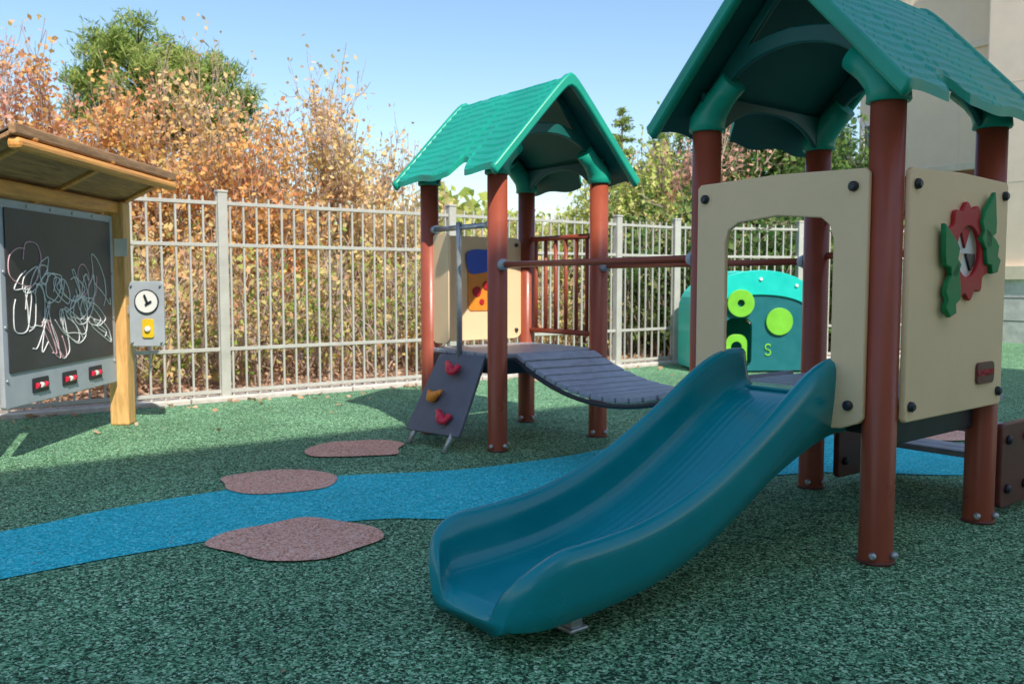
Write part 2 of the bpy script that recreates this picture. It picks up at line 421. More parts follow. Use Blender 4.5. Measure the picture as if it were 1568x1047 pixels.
for x in(.06,W1-.06):
    for z in(1.335,.56): bolt(T1,(x,-.079,z),(0,-1,0))
n=120; gear=[]
for k in range(n):
    a=2*math.pi*k/n; r=.172+.013*math.sin(12*a); gear.append((cx+r*math.cos(a),cz+r*math.sin(a)))
panel('red_flower_ring',[gear,circ(cx,cz,.095)],.016,M_redp,(0,-.088,0),RX,T1)
panel('flower_disc',[circ(cx,cz,.112)],.006,M_white,(0,-.070,0),RX,T1,bev=.001)
for k in range(3):
    a=rad(65+120*k); b=a+rad(50)
    tri=[(cx+.012*math.cos(a+.4),cz+.012*math.sin(a+.4)),(cx+.088*math.cos(a),cz+.088*math.sin(a)),(cx+.094*math.cos((a+b)/2),cz+.094*math.sin((a+b)/2)),(cx+.088*math.cos(b),cz+.088*math.sin(b))]
    panel('flower_spoke_%d'%k,[tri],.008,(M_redp,M_tan,M_bolt)[k],(0,-.078,0),RX,T1,bev=.002)
def leaf(c,L,wd,ang,nm):
    pts=[]
    ca,sa=math.cos(ang),math.sin(ang)
    raw=[(0,-L/2),(wd*.55,-L*.38),(wd*.40,-L*.24),(wd*.75,-L*.12),(wd*.62,L*.06),(wd*.42,L*.2),(wd*.22,L*.36),(0,L/2)]
    raw=raw+[(-x,y) for x,y in raw[-2:0:-1]]
    for x,y in raw: pts.append((c[0]+x*ca-y*sa,c[1]+x*sa+y*ca))
    panel(nm,[pts],.02,M_leafp,(0,-.099,0),RX,T1,bev=.005)
leaf((cx-.165,cz-.0),.22,.085,rad(30),'leaf_1')
leaf((cx-.135,cz-.135),.22,.085,rad(-14),'leaf_2')
leaf((cx+.15,cz+.12),.23,.09,rad(-18),'leaf_3')
leaf((cx+.17,cz+.01),.21,.085,rad(35),'leaf_4')
panel('label_plate',[rrect(.57,.60,.72,.685,.02)],.01,M_brown,(0,-.084,0),RX,T1,bev=.002)
tx=bpy.data.curves.new('label_text','FONT'); tx.body='KOMPAN'; tx.size=.034; tx.extrude=.001; tx.align_x='CENTER'; tx.materials.append(M_red)
to=bpy.data.objects.new('label_text',tx); to.location=(.645,-.0905,.632); to.rotation_euler=RX; put(to,T1)
st=empty('steps',(0,0,0)); st.parent=T1
box('landing_board',(W1+.16,W2/2-.02,.50),(.22,W2-.08,.03),M_deck,st)
for i,(z,x) in enumerate(((.34,W1+.36),(.18,W1+.56))):
    for q in range(2): box('step_board',(x+q*.11-.05,W2/2-.02,z),(.104,W2-.08,.03),M_deck,st)
for y in(-.0,W2-.04):
    panel('stringer',[rrect(W1+.10,.04,W1+.62,.40,.03)],.03,M_brown,(0,y-.03,0),RX,st,bev=.006)
    for x,z in((W1+.16,.33),(W1+.16,.12),(W1+.34,.33),(W1+.34,.12),(W1+.55,.12)): bolt(st,(x,y-.045,z),(0,-1,0),r=.02)
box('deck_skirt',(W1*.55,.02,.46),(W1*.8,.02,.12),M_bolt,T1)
for z in (1.12,1.30):
    tube('side_rail',[(W1,.06,z),(W1,W2-.06,z)],.016,M_post,T1)

# ------------------------------------------------------------------ slide
SL=empty('playground_slide',(1.057,3.356,0),A1)
LS=1.53
ss=np.concatenate([np.linspace(-.04,1.36,90),np.linspace(1.365,LS,40)])
zf=np.interp(ss,[-.05,.06,.14,.25,.44,.65,.85,1.05,1.25,1.42,1.49,1.515,LS],[.575,.572,.545,.49,.375,.265,.185,.135,.115,.110,.104,.092,.070])
zr=np.interp(ss,[-.05,.08,.16,.25,.44,.65,.85,1.05,1.22,1.32],[.725,.725,.70,.655,.54,.43,.345,.295,.28,.277])
e0=1.33; u=np.clip((ss-e0)/(LS-e0),0,1)
end=np.sqrt(np.clip(1-u**2.4,0,1))
zr=zf+.004+(zr-zf)*np.maximum(end,.05)
ww=.235+.01*np.clip(ss/1.0,0,1)
ww=ww*(np.clip(1-u**5*.42,0,1))
sk=np.interp(ss,[-.05,.15,.45,1.3,1.5,LS],[.14,.12,.05,.045,.045,.03])
def smooth(a,k=7):
    p=np.pad(a,(k//2,k//2),mode='edge'); return np.convolve(p,np.ones(k)/k,'valid')
def sm(a,k):
    b=smooth(a,k); return np.where(ss<1.30,b,a)
zf=sm(zf,13); zr=sm(zr,13); sk=smooth(sk,9)
V=[];F=[]
def section(i):
    f,r,w_,k=zf[i],zr[i],ww[i],sk[i]; h=r-f
    half=[(w_-.06,f-k*.9),(w_-.015,f-k),(w_+.012,f-k+.012),(w_+.026,f+h*.15),(w_+.030,f+h*.6),(w_+.030,r-min(.035,h*.25)),(w_+.022,r-min(.012,h*.1)),(w_+.004,r),(w_-.014,r-min(.004,h*.05)),(w_-.026,r-min(.018,h*.15)),(w_-.032,f+h*.55),(w_-.040,f+h*.26),(w_-.054,f+h*.10),(w_-.070,f+h*.03),(w_-.088,f+.001)]
    fl=[]
    nf=40; x0=w_-.088
    amp=.0012*(1 if ss[i]<1.2 else max(0,1-(ss[i]-1.2)/.12))*(1 if ss[i]>.12 else 0)
    for q in range(1,nf):
        uu=x0*(1-2*q/nf)
        fl.append((uu,f+(amp if (q//2)%2 else 0)))
    return half+fl+[(-a,b) for a,b in half[::-1]]
S=[section(i) for i in range(len(ss))]
nc=len(S[0])
for i,s in enumerate(ss):
    for (y,z) in S[i]: V.append((-s,y,z))
for i in range(len(ss)-1):
    for j in range(nc):
        a=i*nc+j;b=i*nc+(j+1)%nc; F.append((a,b,b+nc,a+nc))
F.append(tuple(range(nc))); F.append(tuple((len(ss)-1)*nc+j for j in range(nc))[::-1])
o=meshobj('slide_chute',V,F,M_slide,SL,smooth=True); fixn(o)
box('slide_lip',(.05,0,.578),(.12,.44,.012),M_slide,SL,bev=.004)
for y in(-.15,.15):
    box('foot_bracket',(-1.26,y,.055),(.045,.05,.11),M_galv,SL,bev=.006)
    bolt(SL,(-1.262,y-.025,.06),(0,-1,0),M_galv,.014)
    box('foot_plate',(-1.26,y,.006),(.07,.07,.012),M_galv,SL,bev=.004)

# ------------------------------------------------------------------ far tower
A2=rad(37); U1,U2=.80,.75
T2=empty('play_tower',(-.085,5.09,0),A2)
for x,y in((0,0),(U1,0),(0,U2),(U1,U2)): post(T2,x,y,(1 if x==0 else -1,0))
rt,prof=roof(T2,U1/2,U2/2,False,U2+.35,U1/2+.14,-1)
for x in(-U2/2,U2/2): gable_plate(rt,x,U1/2,prof,U1/2+.14)
for y in(-U1/2,U1/2): skirt(rt,y,U2/2,prof)
for i in range(7):
    box('deck_plank',(U1/2,.06+i*(U2-.12)/6,.555),(U1+.02,.098,.03),M_deck,T2)
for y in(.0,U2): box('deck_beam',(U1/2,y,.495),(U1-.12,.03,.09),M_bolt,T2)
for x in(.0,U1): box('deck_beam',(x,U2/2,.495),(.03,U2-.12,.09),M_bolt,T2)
ol=rrect(.05,.60,U1-.05,1.30,.06)
panel('picture_panel',[ol],.02,M_tan,(0,U2+.0,0),RX,T2)
panel('picture_orange',[rrect(.29,.80,.50,1.20,.03)],.006,M_orange,(0,U2-.0135,0),RX,T2,bev=.001)
panel('picture_blue',[catmull([(.29,1.07),(.36,1.05),(.50,1.09),(.50,1.2),(.29,1.2)],5)],.004,M_bluep,(0,U2-.020,0),RX,T2,bev=.001)
for a_,b_,r_ in((.36,.93,.035),(.44,.97,.03),(.40,.86,.02)):
    panel('picture_flower',[circ(a_,b_,r_)],.004,M_redp,(0,U2-.020,0),RX,T2,bev=.001)
for x in(.10,U1-.10):
    for z in(1.25,.66): bolt(T2,(x,U2-.01,z),(0,-1,0),r=.014)
panel('side_panel',[rrect(U2-.24,.60,U2-.04,1.30,.05)],.02,M_tan,(-.0,0,0),RY,T2)
for z in(1.29,.66): tube('barrier_rail',[(U1,.03,z),(U1,U2-.03,z)],.018,M_post,T2)
for k in range(6):
    y=.11+k*(U2-.22)/5; tube('barrier_bar',[(U1,y,.66),(U1,y,1.29)],.013,M_post,T2)
panel('lower_panel',[catmull([(.06,.52),(.06,.40),(.2,.30),(.4,.27),(.6,.32),(.69,.42),(.69,.52)],5)],.02,M_tan,(U1,0,0),RY,T2)
tube('grab_rail',[(0,.05,1.33),(0,U2-.05,1.33)],.017,M_galv,T2)
tube('grab_pole',[(-.02,U2/2+.0,1.36),(-.02,U2/2,1.2),(-.02,U2/2,.50)],.018,M_galv,T2)
for y in(.06,U2-.06): tube('rail_collar',[(0,y-.03,1.33),(0,y+.03,1.33)],.028,M_galv,T2)
# climbing board
CB=empty('climbing_board',(-.085,5.09,0),A2)
tp=Vector((-.03,U2/2,.55)); bt=Vector((-.26,U2/2-.06,.085))
dv=(tp-bt); Lb=dv.length
dn=dv.normalized(); yv=Vector((0,1,0)); nv=yv.cross(dn)
if nv.x>0: nv=-nv
mat=Matrix((( yv.x,dn.x,nv.x,0),(yv.y,dn.y,nv.y,0),(yv.z,dn.z,nv.z,0),(0,0,0,1)))
def cbpanel(name,ol,th,mt,off,bev=.004):
    o=panel(name,ol,th,mt,parent=CB,bev=bev)
    M=mat.copy(); M.translation=bt+nv*off
    o.matrix_local=M; return o
cbpanel('board',[[(-.27,0),(.27,0),(.275,.01),(.235,Lb-.01),(.22,Lb),(-.22,Lb),(-.235,Lb-.01),(-.275,.01)]],.022,M_slate,0)
def hold(cy,cz,flip,mt):
    pts=[]
    for k in range(13):
        a=math.pi*(k/12); u=.06*math.cos(a)*flip; v=-.035*math.sin(a)+ .02*math.sin(2*a)
        pts.append(bt+yv*(cy+u)+dn*(cz+v)+nv*(.028+.012*math.sin(a)))
    r=[.016+.010*math.sin(math.pi*k/12)+.006*math.cos(k) for k in range(13)]
    tube('climbing_hold',pts,r,mt,CB,n=12)
hold(-.03,.44,1,M_red); hold(.06,.25,-1,M_orange); hold(-.10,.13,1,M_red)
for y in(-.2,.2):
    p=bt+yv*y+dn*.10; q=p-dn*.10-Vector((.045,0,.0)); q.z=.0
    tube('leg',[p-nv*.02,q],.016,M_galv,CB)
# ------------------------------------------------------------------ bridge
BR=empty('plank_bridge',(0,0,0))
def T1p(x,y): return Vector((1.302+x*math.cos(A1)-y*math.sin(A1),3.053+x*math.sin(A1)+y*math.cos(A1),0))
def T2p(x,y): return Vector((-.085+x*math.cos(A2)-y*math.sin(A2),5.09+x*math.sin(A2)+y*math.cos(A2),0))
La,Lb_=T2p(.10,-.05),T1p(.10,W2+.05); Ra,Rb=T2p(U1-.10,-.05),T1p(W1-.10,W2+.05)
N=15
def zb(t): return .565-.165*(1-(2*t-1)**2)
for k in range(N):
    t=(k+.5)/N
    l=La.lerp(Lb_,t); r=Ra.lerp(Rb,t); c_=(l+r)/2; d=(r-l)
    dl=((Lb_-La)+(Rb-Ra))/2; slope=(zb(t+.01)-zb(t-.01))/(.02*dl.length)
    seg=dl.length/N*.82
    xx=d.normalized(); yy=(dl.normalized()+Vector((0,0,slope))).normalized(); zz=xx.cross(yy)
    b=box('bridge_slat',(0,0,0),(d.length,seg,.028),M_deck,BR,bev=.006)
    M=Matrix(((xx.x,yy.x,zz.x,c_.x),(xx.y,yy.y,zz.y,c_.y),(xx.z,yy.z,zz.z,zb(t)),(0,0,0,1)))
    b.matrix_basis=M
for (p,q) in((La,Lb_),(Ra,Rb)):
    pts=[p.lerp(q,k/20)+Vector((0,0,zb(k/20)-.03)) for k in range(21)]
    tube('bridge_chain',pts,.013,M_bolt,BR)
for (p,q) in((T2p(0,0),T1p(0,W2)),(T2p(U1,0),T1p(W1,W2))):
    d=(q-p).normalized(); z=Vector((0,0,1.095))
    tube('handrail',[p+z+d*.05,q+z-d*.05],.017,M_post,BR)
    for e,s in((p,1),(q,-1)):
        tube('rail_collar',[e+z+d*s*.052,e+z+d*s*.070,e+z+d*s*.095],[.036,.034,.024],M_grey,BR)

# ------------------------------------------------------------------ chalkboard shelter
SH=empty('chalkboard_shelter',(-2.73,5.3,0))
K=dict(parent=SH,keep=True)
panel('grey_frame',[rrect(4.63,.31,5.95,1.44,.015)],.03,M_grey,(-2.735,0,0),RY,**K)
panel('chalkboard',[rrect(4.675,.50,5.895,1.395,.01)],.008,M_black,(-2.716,0,0),RY,bev=.002,**K)
for y in (4.655,5.92):
    for z in(.46,.75,1.05,1.40): bolt(SH,(-2.72,y,z),(1,0,0),M_galv,.010,keep=True,h=.008)
for k in range(1,5): bolt(SH,(-2.72,4.655+k*.253,1.418),(1,0,0),M_galv,.010,keep=True,h=.008)
for y in(4.98,5.31,5.64):
    panel('slot',[rrect(y-.085,.365,y+.085,.45,.01)],.006,M_bolt,(-2.717,0,0),RY,bev=.001,**K)
    for q in(-.045,.0,.045):
        tube('bead',[(-2.712,y+q-.013,.405),(-2.712,y+q+.013,.405)],[.016,.016],M_red if q else M_white,SH,True,n=12)
rg=random.Random(8)
def scrib(cy,cz,ry,rz,turns,seed,rr=.0034,mt=None):
    r=random.Random(seed); pts=[]; n=int(turns*8); tw=r.uniform(-1.1,1.1); a0=r.uniform(0,6)
    for k in range(n):
        a=a0+2*math.pi*k/8; f=r.uniform(.6,1.1)
        dy=ry*math.cos(a)*f; dz=rz*math.sin(a+tw)*f
        pts.append((-2.7105,min(5.86,max(4.70,cy+dy+(k/n-.5)*.14)),min(1.28,max(.53,cz+dz))))
    tube('chalk_scribble',catmull(pts,7,False),rr,mt or M_chalk,SH,True,n=5)
for k in range(20):
    scrib(4.86+.85*(k%10)/9+rg.uniform(-.04,.04),(.74 if k<10 else 1.0)+rg.uniform(-.08,.10),rg.uniform(.06,.18),rg.uniform(.08,.18),rg.uniform(1.2,2.6),300+k,mt=M_chalkp if k%7==3 else None)
box('timber_post',(-2.73,6.05,.77),(.13,.13,1.54),M_wood,rot=(0,0,rad(3)),bev=.012,**K)
box('timber_post',(-2.83,4.49,.77),(.13,.13,1.54),M_wood,rot=(0,0,0),bev=.012,**K)
tilt=math.atan2(.30,.60)
for i in range(8):
    xq=-2.45-i*.10; z=1.705-(i*.10)*.5
    box('roof_board',(xq,5.24,z),(.118,1.98,.022),M_woodw,rot=(0,-tilt,0),bev=.004,**K)
box('roof_felt',(-2.80,5.24,1.555),(.90,2.0,.012),M_bark,rot=(0,-tilt,0),bev=.003,**K)
box('fascia_upper',(-2.405,5.24,1.735),(.035,2.02,.06),M_woodw,bev=.01,**K)
box('fascia_beam',(-2.41,5.24,1.668),(.07,1.98,.06),M_woody,bev=.022,**K)
box('plate_beam',(-2.73,5.24,1.50),(.07,1.85,.08),M_woody,bev=.01,**K)
for y in(4.42,5.27,6.12): box('rafter',(-2.72,y,1.575),(.72,.05,.07),M_woody,rot=(0,-tilt,0),bev=.01,**K)
box('paper_notice',(-2.68,5.983,1.23),(.09,.003,.12),M_white,bev=0,**K)
AP=empty('activity_panel',(-2.53,6.06,0))
K=dict(parent=AP,keep=True)
DX=.03
panel('plate',[rrect(-2.67+DX,.55,-2.43+DX,1.0,.03)],.02,M_grey,(0,6.0,0),RX,**K)
panel('dial',[circ(-2.545+DX,.86,.078)],.01,M_white,(0,5.984,0),RX,bev=.002,**K)
panel('dial_rim',[circ(-2.545+DX,.86,.084),circ(-2.545+DX,.86,.076)],.014,M_bolt,(0,5.984,0),RX,bev=.002,**K)
box('dial_hand',(-2.545+DX,5.972,.875),(.014,.008,.07),M_bolt,rot=(0,rad(-20),0),bev=.002,**K)
box('dial_hand',(-2.53+DX,5.972,.85),(.014,.008,.05),M_bolt,rot=(0,rad(60),0),bev=.002,**K)
panel('yellow_window',[rrect(-2.58+DX,.61,-2.50+DX,.74,.015)],.01,M_yellow,(0,5.984,0),RX,bev=.002,**K)
bolt(AP,(-2.54+DX,5.978,.67),(0,-1,0),M_white,.022,keep=True)
for x in(-2.65+DX,-2.45+DX):
    for z in(.58,.97): bolt(AP,(x,5.99,z),(0,-1,0),M_galv,.008,keep=True)
box('mount_bar',(-2.66,6.03,.80),(.10,.03,.06),M_galv,bev=.005,**K)

# ------------------------------------------------------------------ toy playhouse
PH=empty('toddler_playhouse',(2.70,9.5,0),rad(4))
def arch(x0,x1,z0,zs,zt):
    o=[(x0,z0),(x1,z0),(x1,zs)]
    for k in range(1,20):
        a=math.pi*k/20; o.append(((x0+x1)/2+(x1-x0)/2*math.cos(a),zs+(zt-zs)*math.sin(a)**.9))
    o.append((x0,zs)); return o
panel('front_lower',[arch(-.66,.66,.02,.60,.98),rrect(-.38,.05,-.08,.60,.1)],.03,M_turqd,(0,0,0),RX,PH)  # lower part of the front, its shade put into the colour
cres=arch(-.68,.68,.66,.67,1.12)[2:]
inner=[(x*.80,.66+(z-.66)*.42) for x,z in cres[::-1]]
panel('front_upper',[cres+inner],.035,M_turq,(0,-.02,0),RX,PH)
panel('back',[arch(-.68,.68,.03,.66,1.12),circ(.22,.60,.11)],.03,M_turq,(0,.8,0),RX,PH)
panel('ring',[circ(.22,.56,.15)],.03,M_lime,(0,-.03,0),RX,PH)
panel('ring',[circ(-.22,.76,.15),circ(-.22,.76,.04)],.03,M_lime,(0,-.05,0),RX,PH)
panel('lime_door',[rrect(-.36,.03,-.12,.42,.1),circ(-.24,.28,.06)],.02,M_lime,(0,.02,0),RX,PH)
V=[];F=[]
sn=[(x,z) for x,z in arch(-.68,.68,.66,.67,1.12)[2:]]
for x,z in sn: V+=[(x,0,z-.01),(x,.8,z-.01),(x,.8,z-.03),(x,0,z-.03)]
for i in range(len(sn)-1):
    for k in range(4):
        a=i*4+k;b=i*4+(k+1)%4; F.append((a,b,b+4,a+4))
meshobj('roof_shell',V,F,M_turq,PH)
panel('side',[rrect(.02,.03,.78,.68,.05)],.03,M_turq,(-.67,0,0),RY,PH)
panel('side',[rrect(.02,.03,.78,.68,.05),circ(.4,.4,.16)],.03,M_turq,(.67,0,0),RY,PH)
t_=[(.10+.03*math.cos(a),.28+.03*math.sin(a)) for a in np.linspace(.3,4.7,12)]+[(.10+.03*math.cos(a),.22+.03*math.sin(a)) for a in np.linspace(1.6,-2.8,12)]
tube('snake_mark',[(x,-.02,z) for x,z in t_],.009,M_lime,PH,n=6)
for x,z in((-.4,.95),(0,1.02),(.4,.95)): bolt(PH,(x,-.04,z),(0,-1,0),M_white,.02)

# ------------------------------------------------------------------ buildings
BW=empty('beige_building',(9,16,0))
K=dict(parent=BW,keep=True)
ang=math.atan2(.8,-.6)-math.pi/2   # local y along (-.6,.8)
WP=Vector((6.7,17,0)); WD=Vector((.6,-.8,0)); WN=Vector((-.8,-.6,0))
def wl(s,off=0): return WP+WD*s+WN*off
def wbox(nm,s0,s1,off0,off1,z0,z1,mt,bev=.01):
    p=(wl((s0+s1)/2,(off0+off1)/2)); box(nm,(p.x,p.y,(z0+z1)/2),(abs(off1-off0),abs(s1-s0),z1-z0),mt,rot=(0,0,ang),bev=bev,**K)
wbox('wall_upper',0,2.62,-8,0,2.95,7.2,M_stucco)
wbox('wall_brick',0,2.62,-8,-.03,1.2,2.95,M_brick,0)
wbox('wall_base',0,2.62,-8,.04,-.05,1.2,M_stone)
wbox('belt_course',-.03,2.62,-.02,.07,2.93,3.05,M_roofb)
wbox('belt_course',-.03,2.62,-.02,.05,5.0,5.12,M_roofb)
wbox('cornice',-.2,2.6,-8.1,.25,7.2,7.5,M_roofb)
wbox('bay',2.62,15,-8,.55,1.25,7.2,M_stucco2)
wbox('bay_base',2.57,15,-8,.62,-.05,1.02,M_stone)
wbox('bay_base_cap',2.52,15,-8,.68,1.02,1.25,M_roofb)
wbox('bay_cornice',2.4,15,-8,.8,7.2,7.5,M_roofb)
for z in(2.6,4.2,5.8): wbox('score_line',2.61,15,.54,.553,z,z+.015,M_roofb,0)
for z in(3.9,6.0): wbox('score_line',0,2.6,-.01,.003,z,z+.02,M_stucco2,0)
for s in(.95,1.9): wbox('score_line',s,s+.02,-.01,.003,3.05,7.2,M_stucco2,0)
for z in(.35,.72): wbox('stone_joint',2.56,15,.6,.623,z,z+.012,M_bolt,0)
for k in range(14): wbox('stone_joint',2.9+k*.8,2.912+k*.8,.6,.6235,.0,1.0,M_bolt,0)
def win(s0,s1,z0,z1,off=0):
    wbox('window_glass',s0,s1,off-.05,off+.008,z0,z1,M_glass,0)
    for a,b,c_,d in((s0-.06,s1+.06,z1,z1+.06),(s0-.06,s1+.06,z0-.08,z0),(s0-.06,s0,z0,z1),(s1,s1+.06,z0,z1),((s0+s1)/2-.02,(s0+s1)/2+.02,z0,z1)):
        wbox('window_frame',a,b,off-.04,off+.035,c_,d,M_white,.004)
win(.12,.62,3.35,3.95)
for s in(5.0,9.0): win(s,s+1.3,2.9,4.6,.55)
p=wl(2.45,.08); tube('downspout',[(p.x,p.y,.1),(p.x,p.y,7.1)],.05,M_stucco2,BW,True)
# the school block behind the photographer; its roof line throws the shade over the foreground
HB=14.0
BM=empty('school_building',(0,-12,0),0)
K=dict(parent=BM,keep=True)
shf=HB/math.tan(rad(EL)); dsun=Vector((sx,sy,0)).normalized()
G0=Vector((-.77,6.0,0))+dsun*shf
def mb(nm,s0,s1,n0,n1,z0,z1,mt,bev=.01):
    p=G0+FD*((s0+s1)/2)+FN*((n0+n1)/2)
    box(nm,(p.x,p.y,(z0+z1)/2),(s1-s0,n1-n0,z1-z0),mt,rot=(0,0,math.atan2(.6,.8)),bev=bev,**K)
SA,SB=-20,7.5  # left end stretched, out of view, to block more sky light
mb('wall',SA,SB,-9,-.05,1.2,HB-.3,M_stucco); mb('wall_base',SA,SB,-9,-.01,-.05,1.2,M_stone)
mb('parapet',SA-.05,SB+.05,-9.1,.0,HB-.3,HB,M_roofb)
for z in(4.6,9.2): mb('belt_course',SA,SB,-.06,-.01,z,z+.2,M_roofb)
for i in range(8):
    s=SA+1+i*3.4
    for z0,z1 in((1.6,3.4),(5.6,7.6),(10.2,12.2)):
        mb('window_glass',s,s+1.5,-.06,-.04,z0,z1,M_glass,0)
        for a,b,c_,d in((s-.08,s+1.58,z1,z1+.08),(s-.08,s+1.58,z0-.1,z0),(s-.08,s,z0,z1),(s+1.5,s+1.58,z0,z1),(s+.72,s+.78,z0,z1)):
            mb('window_frame',a,b,-.06,-.005,c_,d,M_white,.004)

# ------------------------------------------------------------------ vegetation
def npmesh(name,V,nq,mat,parent):
    me=bpy.data.meshes.new(name); n=len(V)
    me.vertices.add(n); me.vertices.foreach_set('co',V.astype(np.float32).ravel())
    me.loops.add(nq*4); me.loops.foreach_set('vertex_index',np.arange(nq*4,dtype=np.int32))
    me.polygons.add(nq); me.polygons.foreach_set('loop_start',np.arange(0,nq*4,4,dtype=np.int32))
    try: me.polygons.foreach_set('loop_total',np.full(nq,4,dtype=np.int32))
    except Exception: pass
    me.update(calc_edges=True); me.validate(); me.materials.append(mat)
    o=bpy.data.objects.new(name,me); return put(o,parent)
def leafquads(C,rng,a,b,flat=0.0,U=None):
    n=len(C)
    u=rng.normal(size=(n,3)) if U is None else U+rng.normal(0,.25,(n,3))
    u/=np.linalg.norm(u,axis=1)[:,None]
    if flat>0: u[:,2]*=(1-flat); u/=np.linalg.norm(u,axis=1)[:,None]
    w_=rng.normal(size=(n,3)); 
    if flat>0: w_[:,2]*=(1-flat)
    v=w_-(w_*u).sum(1)[:,None]*u; v/=np.linalg.norm(v,axis=1)[:,None]
    s=rng.uniform(.6,1.25,size=(n,1))
    V=np.empty((n,4,3)); V[:,0]=C-u*a*s; V[:,1]=C-v*b*s+u*a*s*.1; V[:,2]=C+u*a*s; V[:,3]=C+v*b*s+u*a*s*.1
    return V.reshape(-1,3)
def make_tree(name,loc,seed,stems,h,spread,lv,nch,nleaf,la,lb,lmat,bmat,jit=.09,r0=.05,lean=.45,ln0=.5,zlo=.15,upf=.06):
    rng=np.random.default_rng(seed); V=[];F=[];tips=[]
    br=[]
    def grow(p,d,L,r,lev):
        n=4; pts=[p]
        for i in range(n):
            d=d+rng.normal(0,.13,3)+np.array([0,0,upf]); d/=np.linalg.norm(d); p=p+d*L/n; pts.append(p)
        br.append((pts,r,lev))
        if lev>=lv-1: tips.extend(pts[1:])
        if lev<lv:
            for k in range(nch):
                t=rng.uniform(.3,1); q=pts[min(n,int(t*n+.5))]
                s=rng.normal(size=3); s-=s.dot(d)*d; s/=np.linalg.norm(s)
                nd=d*.75+s*.75; nd/=np.linalg.norm(nd)
                grow(q,nd,L*rng.uniform(.5,.72),r*.5,lev+1)
    for k in range(stems):
        a=2*math.pi*k/stems+rng.uniform(-.4,.4)
        d=np.array([math.cos(a)*lean,math.sin(a)*lean,1.0]) if stems>1 else np.array([0,0,1.0])
        d/=np.linalg.norm(d)
        grow(np.array([math.cos(a)*.06,math.sin(a)*.06,0]),d,ln0*rng.uniform(.85,1.15),r0,0)
    T=np.array(tips); zmax=np.percentile(T[:,2],99.5); rmx=np.percentile(np.hypot(T[:,0],T[:,1]),92)
    sc=np.array([spread/rmx,spread/rmx,h/zmax])
    for pts,r,lev in br:
        tube_data(V,F,[Vector(p*sc) for p in pts],[max(.0035,r*(1-.55*i/4)) for i in range(5)],4 if lev>0 else 8,False)
    o=meshobj(name,V,F,bmat); o.location=loc; o.rotation_euler=(0,0,rng.uniform(0,6))
    T=T*sc
    wgt=rng.uniform(0,1,len(T))**2.5+.03
    wgt*=np.clip(1.5-T[:,2]/h,.3,1)
    wgt/=wgt.sum()
    C=T[rng.choice(len(T),nleaf,p=wgt)]+rng.normal(0,jit,(nleaf,3))
    C=C[C[:,2]>zlo]
    npmesh('foliage',leafquads(C,rng,la,lb),len(C),lmat,o)
    return o
for i,(x,y,h,sp,lm,nl) in enumerate([(-7.0,8.8,3.7,1.1,L_pink,4200),(-5.9,9.8,4.0,1.0,L_pink,3800),(-5.1,10.0,3.5,1.0,L_orange,5800),(-4.3,10.6,3.5,1.0,L_orange,5800),(-3.5,10.9,3.75,.9,L_gold,4800),(-2.9,10.2,2.9,.9,L_orange,4400),(-2.2,11.2,3.75,.8,L_gold,4200),(-1.6,12.0,3.0,.7,L_gold,2600),(-7.2,12.8,4.5,1.1,L_pink,3200)]):
    make_tree('autumn_tree',(x,y,0),20+i,5,h,sp,3,5,nl,.036,.024,lm,M_barkp,jit=.08,r0=.028)
def tuft_pine(name,loc,zc,rx,rz,seed,ncl=190,npc=110):
    rng=np.random.default_rng(seed); V=[];F=[]
    tube_data(V,F,[(0,0,0),(.05,.03,zc*.6),(0,0,zc+rz*.8)],[.13,.09,.03],8,False)
    Cs=[];Us=[]
    for k in range(ncl):
        q=rng.normal(size=3); q/=np.linalg.norm(q); rr_=rng.uniform(.45,1)**.6
        c_=np.array([0,0,zc])+q*rr_*np.array([rx,rx,rz])*(1+.14*math.sin(3*math.atan2(q[1],q[0])+k))
        st_=np.array([0,0,c_[2]-abs(q[0])*.3-.3])
        tube_data(V,F,[Vector(st_),Vector((st_+c_)/2),Vector(c_)],[.025,.015,.006],4,False)
        d=rng.normal(size=(npc,3)); d[:,2]=np.abs(d[:,2])*1.0+.2; d/=np.linalg.norm(d,axis=1)[:,None]
        off=rng.normal(0,.09,(npc,3))
        Cs.append(c_+off+d*.08); Us.append(d)
    C=np.concatenate(Cs);U=np.concatenate(Us)
    o=meshobj(name,V,F,M_bark); o.location=loc
    npmesh('foliage',leafquads(C,rng,.09,.013,0,U),len(C),L_pine,o)
tuft_pine('pine_tree',(-6.95,16.5,0),4.5,1.3,1.15,3)
tuft_pine('pine_tree',(-6.0,17.2,0),4.3,.95,1.0,4,110)
for i,(x,y,h,sp,lm,nl) in enumerate([(1.2,12.8,2.5,.9,L_olive,6500),(2.1,13.2,3.0,.9,L_olive,7000),(.3,13.5,2.0,.8,L_olive,4200)]):
    make_tree('olive_shrub_tree',(x,y,0),70+i,5,h,sp,3,5,nl,.045,.024,lm,M_bark,jit=.10,r0=.03)
make_tree('russet_tree',(3.0,14.2,0),80,4,5.0,1.2,3,5,2600,.045,.03,L_pink,M_barkp,jit=.1,r0=.035)
for i,(x,y,h,sp) in enumerate([(3.3,15.0,3.7,1.2),(4.4,15.5,4.4,1.3),(5.2,14.6,3.9,1.0)]):
    make_tree('green_tree',(x,y,0),90+i,3,h,sp,3,6,12000,.055,.036,L_green,M_bark,jit=.14,r0=.06)
